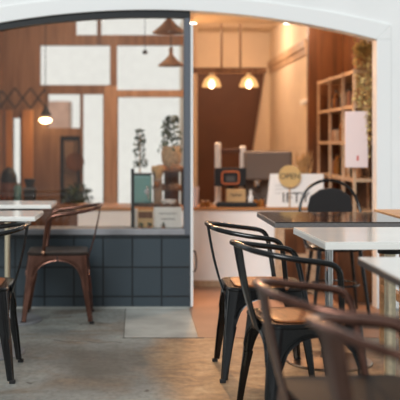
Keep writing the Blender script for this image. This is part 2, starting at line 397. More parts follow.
M_light = wood('light_tan_timber', (.42, .25, .145), (.60, .38, .24), .5, (9, 9, .8)); M_orangew = wood('orange_timber', (.46, .20, .075), (.64, .31, .12), .5, (9, 9, .8))
def front(name, x0, x1, ya, yb, m, label, th=.03):
    x0, x1, za, zb = hz(x0, x1, ya, yb, YB-th)
    struct(name, bx(x0, x1, YB-th, YB, za, zb), m, label, 'trim', bev=.003)
front('trim_7', 104, 117, 86, 206, M_light, 'light tan timber upright between the large rear windows')
front('trim_8', 117.5, 186, 90, 97, M_light, 'light tan timber rail under the upper right rear window')
front('trim_9', 22, 33, 110, 205, M_orangew, 'orange timber upright beside the narrow rear window slit')
front('trim_10', 5.5, 12, 110, 205, M_orangew, 'orange timber upright left of the narrow rear window slit')
front('trim_11', 97, 101, 18, 44, M_dwood, 'dark upright between the two upper rear windows', .04)
# beyond the rear windows
b = bmesh.new(); box(b, -7, 7, 16, 16.3, 0, 6); struct('exterior_wall', b, M_ext, 'pale building across the road behind the cafe', 'building')
b = bmesh.new(); box(b, -1.35, -.86, 12.4, 12.9, 0, 1.68); struct('exterior_pier', b, M_extp, 'pink brick pier outside the rear windows', 'building')

# ------------------------------------------------------------------ tube-backed metal chairs
A_TOP, A_BOT = .188, .222
WPROF = [(0, .019), (.10, .025), (.20, .034), (.28, .044), (.325, .056), (.352, .076), (.374, .105), (.386, .137), (.390, .176)]
def wz(z):
    for (z0, w0), (z1, w1) in zip(WPROF, WPROF[1:]):
        if z <= z1: return w0+(w1-w0)*(z-z0)/(z1-z0)
    return .176
ZS = .425
def zlow(w):
    if w <= WPROF[0][1]: return 0
    for (z0, w0), (z1, w1) in zip(WPROF, WPROF[1:]):
        if w <= w1: return z0+(z1-z0)*(w-w0)/(w1-w0)
    return .390
def corner(s, z, sx, sy, lift=0):
    """point of the flared skirt at distance s along the perimeter from a corner"""
    t = z/.432; a = A_BOT+(A_TOP-A_BOT)*min(1, t*1.0); r = .016+.034*t
    arc = r*PI/2
    if abs(s) <= arc/2:
        an = PI/4+s/r; x = a-r+(r+lift)*math.cos(an); y = a-r+(r+lift)*math.sin(an)
    elif s > 0: x = a-r-(s-arc/2); y = a+lift
    else: x = a+lift; y = a-r-(-s-arc/2)
    return (x*sx, y*sy, z)
ZJ = .26
def leg_bm(sx, sy):
    b = bmesh.new(); nz, nu = 12, 12; g = []
    for i in range(nz+1):
        z = .012+(ZJ-.012)*i/nz; w = wz(z)
        row = []
        for k in range(nu+1):
            u = -1+2*k/nu
            lift = (.003*(abs(u) > .8)+.0035*(abs(u) < .12))*min(1, max(0, (ZJ-z)/.08))
            row.append(b.verts.new(corner(u*w, z, sx, sy, lift)))
        g.append(row)
    for i in range(nz):
        for k in range(nu): b.faces.new((g[i][k], g[i][k+1], g[i+1][k+1], g[i+1][k]))
    r = bmesh.ops.extrude_face_region(b, geom=list(b.faces), use_keep_orig=True)
    for v in [e for e in r['geom'] if isinstance(e, bmesh.types.BMVert)]:
        v.co.x -= sx*.005; v.co.y -= sy*.005
    return b
def apron_bm():
    b = bmesh.new(); quads = []
    for sx in (1, -1):
        for sy in (1, -1):
            nu, nz = 36, 6; g = []
            for k in range(nu+1):
                s = -.176+.352*k/nu
                zl = max(ZJ, zlow(abs(s)))
                g.append([b.verts.new(corner(s, zl+(.432-zl)*i/nz, sx, sy, .003*min(1, (zl-ZJ)/.03) if i == 0 else 0)) for i in range(nz+1)])
            for k in range(nu):
                for i in range(nz): b.faces.new((g[k][i], g[k+1][i], g[k+1][i+1], g[k][i+1]))
    r = bmesh.ops.extrude_face_region(b, geom=list(b.faces), use_keep_orig=True)
    for v in [e for e in r['geom'] if isinstance(e, bmesh.types.BMVert)]:
        v.co.x *= .985; v.co.y *= .985
    # pressed ridges that follow the arches
    for sx in (1, -1):
        for sy in (1, -1):
            for off in (.010, .020):
                for sg in (1, -1):
                    pts = []
                    for k in range(18):
                        w = .046+(.172-.046)*k/17; pts.append(Vector(corner(sg*max(.01, w-off*.8), min(.427, zlow(w)+off*.55), sx, sy, .0)))
                    tube(b, pts, .0036, 6)
    return b
def rsq(bm, a, r, z0, z1, dish=0, n=8):
    pts = []
    for cx, cy, st in ((1, 1, 0), (-1, 1, PI/2), (-1, -1, PI), (1, -1, 1.5*PI)):
        for k in range(n+1):
            an = st+PI/2*k/n; pts.append((cx*(a-r)+r*math.cos(an), cy*(a-r)+r*math.sin(an)))
    rings = []
    for sc, z in ((.97, z0), (1, z0+(z1-z0)*.3), (1, z1-(z1-z0)*.3), (.97, z1), (.75, z1-dish*.6), (.4, z1-dish)):
        rings.append([bm.verts.new((x*sc, y*sc, z)) for x, y in pts])
    for p, q in zip(rings, rings[1:]):
        for k in range(len(pts)): bm.faces.new((p[k], p[(k+1) % len(pts)], q[(k+1) % len(pts)], q[k]))
    bm.faces.new(rings[0][::-1]); bm.faces.new(rings[-1])
    return bm
HALF = [(-.196, .088, .425), (-.212, .080, .49), (-.238, .066, .585), (-.250, .054, .630), (-.256, .026, .656), (-.258, -.035, .668), (-.252, -.10, .676), (-.222, -.185, .690), (-.16, -.244, .702), (-.08, -.268, .710), (0, -.274, .713)]
def make_chair(label, m, pad, lift=0, group='metal armchairs with tube backs'):
    t = thing('metal_armchair', label, 'chair', group=group)
    st = obj('seat', rsq(bmesh.new(), .192, .055, .420, .442, .004), m if pad else M_seat, t, smooth=True)
    if not pad: st['label'] = 'dark brown metal seat'
    if pad: obj('seat_pad', rsq(bmesh.new(), .150, .05, .440, .449, .002), M_pad, t, smooth=True)['label'] = 'orange brown wooden seat pad'
    obj('apron', apron_bm(), m, t, smooth=True)
    for sx in (1, -1):
        for sy in (1, -1):
            lg = obj('leg', leg_bm(sx, sy), m, t, smooth=True)
            b = bmesh.new(); c = corner(0, .006, sx, sy); box(b, c[0]-.014, c[0]+.014, c[1]-.014, c[1]+.014, 0, .016)
            obj('foot_cap', b, M_rubber, lg, bev=.003)
    hf = [(x, y, z+(lift+.018)*min(1, max(0, (z-.43)/.2))) for x, y, z in HALF]
    full = hf+[(-x, y, z) for x, y, z in hf[-2::-1]]
    obj('tube_back', tube(bmesh.new(), catmull(full, 5), .0118, 12), m, t, smooth=True)
    b = bmesh.new(); n = 10; A = []
    for i in range(n+1):
        u = i/n; z = .722+lift+(.395-.722-lift)*u; y = -.270+.077*u-.008*math.sin(PI*u); w = .060-.020*u
        A.append([b.verts.new((w*sx_, y+.004*abs(sx_), z)) for sx_ in (-1, -.5, 0, .5, 1)])
    for i in range(n):
        for k in range(4): b.faces.new((A[i][k], A[i][k+1], A[i+1][k+1], A[i+1][k]))
    r = bmesh.ops.extrude_face_region(b, geom=list(b.faces), use_keep_orig=True)
    for v in [e for e in r['geom'] if isinstance(e, bmesh.types.BMVert)]: v.co.y -= .006
    obj('back_splat', b, m, t, smooth=False, bev=.0015)
    for sx in (1, -1):
        b = bmesh.new(); bmesh.ops.create_uvsphere(b, u_segments=12, v_segments=8, radius=.013)
        bmesh.ops.translate(b, verts=b.verts, vec=(sx*.207, .087, .446)); obj('bolt', b, M_copper, t, smooth=True)['label'] = 'shiny copper bolt at the foot of the arm tube'
    return t
black = make_chair('black armchair with wooden seat pad farthest back at the dark-topped table', M_black, True)
black.location = (.63, 4.67, 0); black.rotation_euler = (0, 0, -PI/2)
dup(black, (.672, 3.78, 0), -PI/2+.16, 'black armchair with wooden seat pad pushed up to the white square table')
dup(black, (-.80, 4.65, 0), PI/2+.03, 'black armchair with wooden seat pad cut off by the left picture edge')
bronze = make_chair('bronze brown armchair tucked under the dark-edged table, behind the closest chair', M_bronze, False, .006)
bronze.location = (.617, 2.61, 0); bronze.rotation_euler = (0, 0, -PI/2+.085)
dup(bronze, (.675, 2.06, 0), -PI/2+.25, 'bronze brown armchair closest to the camera, wide back splat in view')
copper = make_chair('coppery bronze armchair at the far white table by the tiled wall', M_bronze, False)
copper.location = (-.495, 6.11, 0); copper.rotation_euler = (0, 0, PI/2+.04)

# ------------------------------------------------------------------ cafe tables
def cafe_table(label, x0, x1, y0, y1, top, edge, pole, th=.03, z=.75, pr=.024, group='square pedestal cafe tables', base_m=None):
    cx, cy = (x0+x1)/2, (y0+y1)/2
    t = thing('cafe_table', label, 'table', (cx, cy, 0), group=group)
    w, h = (x1-x0)/2, (y1-y0)/2
    tp = obj('tabletop', bx(-w+.002, w-.002, -h+.002, h-.002, z-.006, z), top, t, bev=.002)
    obj('edge_band', bx(-w, w, -h, h, z-th, z-.006), edge, t, bev=.002)
    b = bmesh.new(); box(b, -w*.7, w*.7, -.02, .02, z-th-.022, z-th); box(b, -.02, .02, -h*.7, h*.7, z-th-.022, z-th)
    lathe(b, [(.05, z-th-.05), (.05, z-th-.02)])
    obj('support_bracket', b, M_ironb, t)
    obj('column', lat([(pr, .02), (pr, z-th-.045)]), pole, t, smooth=False)
    obj('base', lat([(.22, 0), (.22, .006), (.215, .011), (.12, .016), (.045, .026), (.035, .05), (.001, .05)]), base_m or pole, t, smooth=True)
    return t
wt = cafe_table('white-topped square table on a thick brass column',   .722, 1.41, 3.63, 4.27, M_tabw, M_tabw, M_brass)
wt.rotation_euler.z = .025
cafe_table('dark glossy table with grey edge on a chrome column', .672, 1.33, 4.54, 5.21, M_tabd, M_edge, M_steel, th=.028, pr=.020, base_m=mat('chrome_floor_reflection', (.34, .25, .18), .28, 1))  # chrome base, with the floor's warm reflection put into its colour
cafe_table('white-topped table with a dark brown edge, its corner nearest the camera', .742, 1.42, 2.50, 3.15, M_tabw, M_edgeb, M_brass, th=.026)
cafe_table('thin white table on a brass column beside the coppery chair', -1.11, -.515, 5.80, 6.24, M_tabw, M_tabw, M_brass, th=.024, pr=.017, base_m=M_sill)
cafe_table('white table in front of the one beside the coppery chair', -1.11, -.515, 4.87, 5.32, M_tabw, M_tabw, M_brass, th=.024, pr=.017, base_m=M_sill)
t = thing('wooden_table', 'oak table against the white wall right of the doorway', 'table', (1.68, 5.09, 0))
obj('tabletop', bx(-.31, .31, -.33, .33, .72, .75), M_oak, t, bev=.003)
obj('apron', bx(-.27, .27, -.29, .29, .65, .72), M_oak, t, bev=.003)
for sx in (1, -1):
    for sy in (1, -1): obj('leg', bx(sx*.288-.02, sx*.288+.02, sy*.20-.02, sy*.20+.02, 0, .72), M_oak, t, bev=.003)
obj('stretcher', bx(.27, .306, -.18, .18, .30, .34), M_oak, t); obj('stretcher', bx(-.306, -.27, -.18, .18, .30, .34), M_oak, t)

# round-backed chair in the doorway
t = thing('bistro_chair', 'black chair with a tall round hoop back standing in the doorway', 'chair', (1.325, 6.24, 0))
obj('seat', lat([(.19, .43), (.20, .44), (.20, .455), (.18, .465), (.001, .462)]), M_black, t, smooth=True)
for sx in (1, -1):
    for sy in (1, -1): obj('leg', rod(bmesh.new(), (sx*.13, sy*.13, .44), (sx*.18, sy*.18, 0), .014, 10, .011), M_black, t, smooth=True)
pts = [(.185, .05, .45), (.205, .13, .58), (.20, .19, .70), (.15, .215, .81), (.07, .23, .862), (0, .233, .873)]
obj('hoop_back', tube(bmesh.new(), catmull(pts+[(-x, y, z) for x, y, z in pts[-2::-1]], 6), .0105, 10), M_black, t, smooth=True)
b = bmesh.new(); prof = [(-.10, .50), (-.14, .60), (-.155, .69), (-.135, .77), (-.07, .815), (.0, .825)]
prism_y(b, prof+[(-x, z) for x, z in prof[-2::-1]], .165, .185); obj('back_splat', b, M_dark, t, bev=.006)
b = bmesh.new(); tube(b, [(.15*math.cos(2*PI*k/20), .15*math.sin(2*PI*k/20), .2) for k in range(20)], .008, 8, True); obj('foot_ring', b, M_black, t, smooth=True)

# ------------------------------------------------------------------ counter and what stands on it
CT = .625
t = thing('service_counter', 'long white service counter with a brown wooden top', 'counter', (.5, 7.65, 0))
obj('body', bx(-.95, .98, -.23, .25, 0, CT-.022), M_counter, t)
obj('worktop', bx(-.97, .99, -.25, .27, CT-.022, CT), M_ctop, t, bev=.004)
obj('kickboard', bx(-.95, .98, -.236, -.23, 0, .05), M_shelf, t)
t = thing('till_screen', 'black till display seen from behind with an orange square mark', 'screen', (.77, 7.62, CT))
obj('base', bx(-.07, .07, -.02, .10, 0, .015), M_dark, t, bev=.004)
obj('stand', bx(-.03, .03, .03, .06, .01, .18), M_dark, t, bev=.004)
obj('display', bx(-.128, .128, -.005, .02, .155, .305), M_dark, t, bev=.006)
b = bmesh.new()
o_ = [(.068*math.copysign(abs(math.cos(a))**.35, math.cos(a)), .050*math.copysign(abs(math.sin(a))**.35, math.sin(a))) for a in [2*PI*k/40 for k in range(40)]]
tube(b, [(x, -.008, .225+z) for x, z in o_], .008, 6, True); obj('emblem', b, M_logo, t)['label'] = 'orange rounded square outline'
obj('emblem_centre', bx(-.034, .034, -.009, -.005, .196, .238), M_logog, t)
t = thing('drip_tray', 'low black tray under the kraft box', 'tray', (.80, 7.465, CT)); obj('tray', bx(-.16, .16, -.055, .055, 0, .035), M_dark, t, bev=.006); obj('grid', bx(-.145, .145, -.045, .045, .035, .040), M_ironb, t)
t = thing('kraft_box', 'small kraft box with a scribbled word before the till', 'box', (.795, 7.46, CT+.040))
obj('carton', bx(-.075, .075, -.035, .035, 0, .10), M_card, t, bev=.003)
b = bmesh.new(); tube(b, [(-.045+.09*k/30, -.037, .055+.010*math.sin(k*1.3)+.004*math.sin(k*.5)) for k in range(31)], .0022, 5); obj('scribble', b, M_ink, t)
t = thing('tap_tower', 'pair of pale tap columns joined by a bar behind the till', 'tap', (.79, 7.80, CT))
for x, zt in ((-.105, .50), (.10, .47)):
    obj('column', lat([(.04, 0), (.04, .012), (.026, .02), (.026, zt), (.018, zt+.01)], c=(x, 0, 0)), M_counter, t, smooth=True)
obj('crossbar', bx(-.09, .10, -.015, .015, .42, .46), M_brownw, t, bev=.006)
t = thing('coffee_machine', 'large brownish grey coffee machine right of the till', 'machine', (1.08, 7.72, CT))
obj('body', bx(-.19, .19, -.10, .14, .20, .44), M_grey, t, bev=.02)
obj('back_panel', bx(-.19, .19, .02, .14, 0, .21), M_grey, t, bev=.01); obj('drip_base', bx(-.19, .19, -.14, .14, 0, .06), M_grey, t, bev=.01)
for x in (-.09, .08):
    g = obj('group_head', lat([(.03, .15), (.035, .20)], c=(x, -.05, 0)), M_steel, t, smooth=True); obj('portafilter', rod(bmesh.new(), (x, -.05, .16), (x, -.16, .15), .011), M_dark, g, smooth=True)
t = thing('squeeze_bottle', 'small white bottle between the till and the coffee machine', 'bottle', (.915, 7.47, CT)); obj('body', lat([(.018, 0), (.02, .01), (.02, .08), (.009, .10), (.009, .115)]), M_paper, t, smooth=True); obj('cap', lat([(.011, .115), (.006, .135)]), M_paper, t, smooth=True)
tag(obj('paper_cup', lat([(.026, 0), (.034, .15), (.036, .152), (.036, .158), (.030, .158), (.024, .02)]), M_pink, loc=(.475, 7.5, CT), smooth=True), 'tall pale cup at the left end of the counter by the post', 'cup')
for x, y in ((.535, 7.46), (.575, 7.49)):
    t = thing('syrup_jar', 'amber jar on the counter beside the tall pale cup', 'jar', (x, y, CT), group='amber jars'); obj('jar', lat([(.018, 0), (.02, .01), (.02, .035), (.014, .042)]), M_amber, t, smooth=True); obj('lid', lat([(.016, .042), (.016, .05)]), M_shelf, t, smooth=True)
for x, y in ((.95, 7.45), (1.0, 7.47)):
    t = thing('syrup_jar', 'amber jar left of the white menu board', 'jar', (x, y, CT), group='amber jars by the board'); obj('jar', lat([(.02, 0), (.023, .01), (.023, .05), (.014, .06)]), M_amber, t, smooth=True); obj('lid', lat([(.016, .06), (.016, .07)]), M_dark, t, smooth=True)
t = thing('menu_board', 'white lettered board leaning on the counter below the round sign', 'sign', (1.27, 7.44, CT))
b = bmesh.new(); prism_y(b, [(-.235, 0), (.215, 0), (.215, .262), (-.205, .262)], -.008, .008); obj('panel', b, M_paper, t, bev=.003)
text('lettering', 'IFTY', .115, (-.005, -.010, .072), t, M_ink)
b = bmesh.new()
for k in range(3): tube(b, [(-.17+.005*j, -.010, .17-.03*k+.003*math.sin(j*1.7)) for j in range(14)], .0018, 5)
obj('small_writing', b, M_inkg, t)
obj('foot', bx(-.1, .1, .008, .07, 0, .02), M_shelf, t)
t = thing('open_sign', 'round mustard sign reading OPEN above the white board', 'sign', (1.215, 7.41, CT)); obj('disc', disc_y(bmesh.new(), (0, 0, .243), .088, .012), M_sign, t, smooth=False); text('lettering', 'OPEN', .062, (0, -.002, .243), t, M_ink); obj('stick', bx(-.006, .006, .012, .020, 0, .243), M_shelf, t)
t = thing('dried_bouquet', 'dried orange stems in a vase behind the white board', 'plant', (1.36, 7.62, CT)); obj('vase', lat([(.035, 0), (.05, .06), (.03, .14), (.034, .16)]), M_clay, t, smooth=True)
b = bmesh.new(); rnd = random.Random(3)
for _ in range(60):
    a, s, zt = rnd.uniform(0, 2*PI), rnd.uniform(0, .09), rnd.uniform(.30, .44)
    rod(b, (0, 0, .14), (s*math.cos(a), s*math.sin(a)*.6, zt), .0015, 4); rod(b, (s*.8*math.cos(a), s*.5*math.sin(a), zt-.06), (s*math.cos(a), s*.6*math.sin(a), zt+.01), .006, 5, .001)
obj('stems', b, M_dry, t)
# slatted crates by the counter
def crate(label, x, y, w, z0, z1):
    t = thing('slatted_crate', label, 'crate', (x, y, z0)); hh = z1-z0
    for sx in (-1, 1):
        for sy in (-1, 1): obj('post', bx(sx*w-.018, sx*w+.018, sy*.11-.018, sy*.11+.018, 0, hh), M_shelf, t)
    for k in range(3):
        zz = .02+k*(hh-.07)/2; obj('slat', bx(-w, w, -.138, -.128, zz, zz+.045), M_shelf, t)
    obj('bottom_board', bx(-w, w, -.12, .12, .01, .03), M_shelf, t); obj('back_board', bx(-w, w, .11, .12, .03, hh), M_dwood, t)
crate('pale wooden slatted crate against the counter under the white board', 1.22, 7.20, .12, 0, .54)
# items seen through the window
t = thing('espresso_grinder', 'teal coffee machine behind the window glass', 'machine', (.06, 7.60, CT))
obj('body', bx(-.075, .075, -.08, .10, .02, .25), M_teal, t, bev=.02); obj('base', bx(-.085, .085, -.10, .10, 0, .03), M_dark, t, bev=.006)
obj('top_plate', bx(-.08, .08, -.085, .105, .25, .262), M_dark, t, bev=.004); obj('gauge', disc_y(bmesh.new(), (.035, -.092, .12), .022, .014), M_steel, t)
obj('steam_pipe', tube(bmesh.new(), catmull([(.03, -.08, .16), (.04, -.12, .15), (.045, -.13, .06)], 5), .006), M_steel, t, smooth=True)
tag(obj('display_post', bx(-.012, .012, -.012, .012, 0, .42), M_dark, loc=(-.017, 6.80, .525)), 'thin black post rising from the ledge inside the window', 'post')
t = thing('bean_hopper', 'tan hopper with an amber bowl beside the teal machine', 'grinder', (.185, 7.62, CT)); obj('body', bx(-.035, .035, -.05, .06, 0, .22), M_tan, t, bev=.008); obj('hopper', lat([(.03, .22), (.055, .29), (.05, .32)]), M_card, t, smooth=True); obj('bowl', lat([(.012, .15), (.026, .17), (.022, .20)], c=(-.01, -.062, 0)), M_amber, t, smooth=True)
def loaf(x, y, z, r, label, m=None, group=None):
    b = bmesh.new(); bmesh.ops.create_uvsphere(b, u_segments=16, v_segments=10, radius=1)
    for v in b.verts: v.co = Vector((v.co.x*r*1.25, v.co.y*r, max(-.35, v.co.z)*r*.75+.35*r*.75))
    return tag(obj('bread_loaf', b, m or M_bread, loc=(x, y, z), smooth=True), label, 'bread', group)
t = thing('display_stand', 'wire stand of loaves behind the window glass', 'stand', (.27, 7.66, CT))
for z in (.12, .27): obj('shelf', bx(-.12, .12, -.08, .08, z, z+.012), M_dwood, t)
for sx in (-1, 1):
    for sy in (-1, 1): obj('post', bx(sx*.115-.006, sx*.115+.006, sy*.075-.006, sy*.075+.006, 0, .30), M_ironb, t)
for i, (x, z) in enumerate(((.20, .132), (.32, .132), (.21, .282), (.335, .282))): loaf(x, 7.66, CT+z, .048, 'brown round loaf on the wire stand inside the window', group='loaves on the wire stand')
for i in range(5): loaf(.06+.065*i, 7.47, CT, .03, 'dark bake in the row along the counter edge', M_choc, 'dark bakes on the counter')
for x, y in ((.19, 7.53), (.26, 7.53), (.30, 7.53)):
    tag(obj('saucer_plate', lat([(.02, 0), (.035, .01), (.036, .013), (.02, .005)]), M_paper, loc=(x, y, CT+.0), smooth=True), 'white plate among the bakes on the counter', 'plate', 'white plates on the counter') if x != .26 else None
tag(obj('serving_bowl', lat([(.03, 0), (.06, .035), (.063, .05), (.056, .05), (.028, .012)]), M_paper, loc=(.27, 7.56, CT), smooth=True), 'white bowl on the counter under the wire stand of loaves', 'bowl')
def bush(name, label, loc, pot_m, pot, fn, n, size, m, seed, stems=None):
    t = thing(name, label, 'plant', loc); obj('pot', lat(pot), pot_m, t, smooth=True)
    obj('foliage', leaves(bmesh.new(), fn, n, size, seed), m, t, solid=.0)
    if stems: obj('stem', stems, M_dry, t)
    return t
def column_fn(h0, h1, r):
    def f(r_):
        z = r_.uniform(h0, h1); a = r_.uniform(0, 2*PI); q = r*(r_.random()**.5)*(1-.5*(z-h0)/(h1-h0)); return (q*math.cos(a), q*math.sin(a), z)
    return f
def ball_fn(c, r):
    def f(r_):
        while True:
            v = Vector((r_.uniform(-1, 1), r_.uniform(-1, 1), r_.uniform(-1, 1)))
            if v.length < 1: return Vector(c)+v*r
    return f
bush('potted_plant', 'tall thin dark green plant between teal machine and bright window', (.04, 7.83, CT), M_clay, [(.035, 0), (.05, .10), (.052, .11), (.04, .11)], column_fn(.30, .62, .07), 150, .04, M_green, 5, rod(bmesh.new(), (0, 0, .08), (0, 0, .58), .006, 6))
tb = thing('basket_plant', 'bushy dark plant in a pale woven basket behind the loaves', 'plant', (.30, 7.80, CT))
obj('stand', bx(-.06, .06, -.06, .06, 0, .30), M_dwood, tb); obj('basket', lat([(.05, .30), (.078, .35), (.085, .42), (.07, .48), (.062, .48)]), M_basket, tb, smooth=True)
obj('foliage', leaves(bmesh.new(), column_fn(.44, .72, .11), 170, .055, 9), M_green, tb)
t = thing('price_card', 'white card with two grey written lines standing on the ledge', 'card', (.235, 6.77, .525)); obj('card', bx(-.10, .10, 0, .006, 0, .145), M_paper, t)
b = bmesh.new()
for k, (w, z) in enumerate(((.065, .10), (.05, .06))): tube(b, [(-w+2*w*j/40, -.001, z+.005*math.sin(j*1.9)) for j in range(41)], .0022, 5)
obj('writing', b, M_inkg, t)
t = thing('cardboard_box', 'brown open box on the ledge left of the white card', 'box', (.075, 6.77, .525)); obj('carton', bx(-.055, .055, -.04, .04, 0, .125), M_card, t, bev=.003); obj('flap', bx(-.05, .05, -.042, -.040, .07, .115), M_dwood, t)
tag(obj('paper_roll', lat([(.02, 0), (.02, .13), (.008, .13), (.008, .1)]), M_paper, loc=(.0, 6.83, .525)), 'white paper roll beside the brown box on the ledge', 'roll')
for k, x in enumerate((.04, .10, .20)):
    t = thing('succulent', 'tiny dark green plant at the foot of the box and card', 'plant', (x, 6.715, .525), group='tiny plants on the ledge'); obj('pot', lat([(.012, 0), (.015, .012)]), M_clay, t); obj('foliage', leaves(bmesh.new(), ball_fn((0, 0, .026), .018), 22, .022, 20+k), M_green, t)
# left of the room
t = thing('low_cabinet', 'dark brown low cabinet by the timber wall inside the window', 'cabinet', (-.82, 8.2, 0)); obj('body', bx(-.40, .40, -.2, .2, 0, .56), M_dwood, t); obj('top', bx(-.405, .41, -.21, .21, .56, .59), M_dwood, t, bev=.003)
for x in (-.27, -.07, .13, .31): dd = obj('door', bx(x-.085, x+.085, -.215, -.2, .04, .54), M_dwood, t, bev=.003); obj('knob', disc_y(bmesh.new(), (x+.06, -.23, .34), .01, .016), M_brass, dd)
t = thing('drinks_urn', 'rust brown urn with a black domed lid at the left edge behind the glass', 'urn', (-1.085, 8.12, .59))
obj('body', lat([(.05, 0), (.07, .02), (.078, .10), (.07, .20)]), M_rust, t, smooth=True); obj('lid', lat([(.074, .20), (.07, .25), (.052, .30), (.02, .33), (.001, .335)]), M_navy, t, smooth=True)
obj('tap', rod(bmesh.new(), (.02, -.07, .05), (.02, -.11, .045), .009), M_steel, t)
t = thing('coffee_grinder', 'black grinder on the dark cabinet by the timber wall', 'grinder', (-.90, 8.08, .59)); obj('body', bx(-.05, .05, -.06, .06, 0, .16), M_dark, t, bev=.01); obj('hopper', lat([(.03, .16), (.05, .22), (.045, .235)]), M_dark, t, smooth=True)
t = thing('glass_jar', 'pale glass jar near the black grinder on the cabinet', 'jar', (-1.0, 8.07, .59)); obj('jar', lat([(.03, 0), (.035, .02), (.035, .16), (.025, .18)]), M_teal, t, smooth=True); obj('lid', lat([(.028, .18), (.028, .20)]), M_steel, t)
t = thing('round_sign', 'dark brown round plaque hung in the rear doorway', 'plaque', (-.57, 8.96, 1.02)); obj('disc', disc_y(bmesh.new(), (0, 0, -.07), .088, .02), M_dwood, t); obj('hanger', rod(bmesh.new(), (0, .01, .01), (0, .01, .14), .004), M_dark, t)
t = thing('garden_shrub', 'green bushy plant standing before the brown rear door', 'shrub', (-.53, 8.72, 0)); obj('stem', rod(bmesh.new(), (0, 0, 0), (0, 0, .4), .02), M_dry, t)
obj('foliage', leaves(bmesh.new(), ball_fn((0, 0, .62), .14), 260, .055, 31), M_green, t)
# accordion wall lamps
def scissor(label, x, y, z, n, w, hgt):
    t = thing('accordion_lamp', label, 'lamp', (x, y, z))
    for k in range(n):
        s = 1 if k % 2 == 0 else -1
        obj('arm', rod(bmesh.new(), (k*w, 0, -s*hgt/2), ((k+1)*w, 0, s*hgt/2), .008), M_ironb, t); obj('cross_arm', rod(bmesh.new(), (k*w, .012, s*hgt/2), ((k+1)*w, .012, -s*hgt/2), .008), M_ironb, t)
    obj('shade', lat([(.012, .02), (.02, 0), (.06, -.07), (.055, -.07)], c=(n*w, 0, -hgt/2)), M_ironb, t, smooth=True)
    obj('wall_plate', bx(-.02, .0, -.02, .02, -.06, .06), M_ironb, t)
scissor('black accordion lamp reaching along the timber wall', -1.27, 8.84, 1.55, 3, .145, .19)
t = thing('globe_lamp', 'small lit lamp glowing against the timber beside the windows', 'lamp', (-.84, 8.85, 1.345)); obj('globe', lat([(.012, -.03), (.05, -.015), (.056, 0), (.05, .012), (.012, .02)]), M_bulb, t, smooth=True); obj('stem', rod(bmesh.new(), (0, 0, .02), (0, 0, CEIL-1.34), .004), M_dark, t)
# cone pendants
def cone_lamp(label, p, r, h):
    t = thing('cone_pendant', label, 'lamp', p)
    obj('shade', lat([(.016, h), (.022, h-.01), (r*.5, h*.5), (r, .005), (r, 0), (r-.006, 0), (r*.48, h*.47), (.012, h-.02)], seg=36), M_tan, t, smooth=False)
    obj('socket', lat([(.018, h-.015), (.018, h+.05), (.008, h+.06)]), M_tan, t, smooth=True); obj('cord', rod(bmesh.new(), (0, 0, h+.05), (0, 0, CEIL-p[2]), .005, 8), M_dark, t)
    obj('bulb', lat([(.01, h*.6), (.028, h*.35), (.024, h*.18), (.004, h*.08)]), M_paper, t, smooth=True)
cone_lamp('tan cone pendant lamp hanging lower before the bright rear window', at(171, 66, 8.0), .115, .10)
cone_lamp('broad tan cone pendant lamp close under the ceiling by the post', at(169, 33, 7.5), .135, .12)
t = thing('spot_pendant', 'tiny dark spot lamp hanging before the bright rear window', 'lamp', at(145, 54, 8.0)); obj('head', lat([(.02, 0), (.022, .02), (.008, .035)]), M_dark, t, smooth=True); obj('cord', rod(bmesh.new(), (0, 0, .03), (0, 0, CEIL-t.location.z), .003, 6), M_dark, t)
# double pendant over the counter
fy = 7.85
t = thing('twin_pendant_light', 'wooden bar light with two glowing glass domes over the counter', 'lamp', (.76, fy, 1.70))
obj('bar', bx(-.33, .33, -.03, .03, .01, .055), M_midwood, t, bev=.004)
for x in (-.04, .115): obj('rod', rod(bmesh.new(), (x, 0, .05), (x, 0, CEIL-1.70), .010), M_tan, t)
for x in (-.123, .187):
    s = obj('glass_shade', lat([(.015, -.005), (.03, -.012), (.06, -.04), (.078, -.085), (.080, -.105), (.074, -.105), (.055, -.045), (.012, -.02)], c=(x, 0, 0)), M_shade, t, smooth=True)
    obj('socket', lat([(.02, -.015), (.02, .012)], c=(x, 0, 0)), M_brass, s); obj('bulb', lat([(.01, -.04), (.03, -.07), (.03, -.095), (.004, -.115)], c=(x, 0, 0)), M_bulb, s, smooth=True)
# recessed downlights of the dropped ceiling
for px, lab in ((193, 'small lit downlight in the dropped ceiling next to the window post'), (287, 'small lit downlight in the dropped ceiling above the white board')):
    p = at(px, 24, 7.25); t = thing('downlight', lab, 'lamp', (p.x, 7.24, 2.055)); obj('trim_ring', lat([(.034, -.006), (.034, 0), (.001, 0)]), M_trimw, t); obj('lens', lat([(.024, -.009), (.024, -.006)]), M_down, t)
# shelf, plant and bag at the right
t = thing('low_cabinet', 'dark brown cabinet under the slim shelf at the right of the doorway', 'cabinet', (1.65, 7.42, 0))
obj('body', bx(-.215, .14, -.74, .68, 0, .58), M_dwood, t, bev=.003); obj('top', bx(-.23, .145, -.75, .69, .58, .60), M_dwood, t, bev=.003)
for y in (-.43, .01, .45): dd = obj('door', bx(-.23, -.215, y-.20, y+.20, .05, .56), M_dwood, t, bev=.003); obj('knob', bx(-.25, -.23, y+.14, y+.16, .30, .32), M_brass, dd)
t = thing('slim_shelf', 'tall slim open shelf of pale timber along the brown wall', 'shelf', (1.67, 7.42, 0))
for y in (-.66, -.30, .18, .66):
    for x in (-.10, .09): obj('upright', bx(x-.010, x+.010, y-.012, y+.012, .60, 1.66), M_shelf, t)
for z in (.61, .85, 1.12, 1.38, 1.63): obj('shelf_board', bx(-.105, .095, -.66, .66, z, z+.024), M_shelf, t)
obj('back_panel', bx(.098, .108, -.66, .66, .60, 1.63), M_choc, t)  # dark sheet added in place of the shade on the wall behind
rnd = random.Random(11)
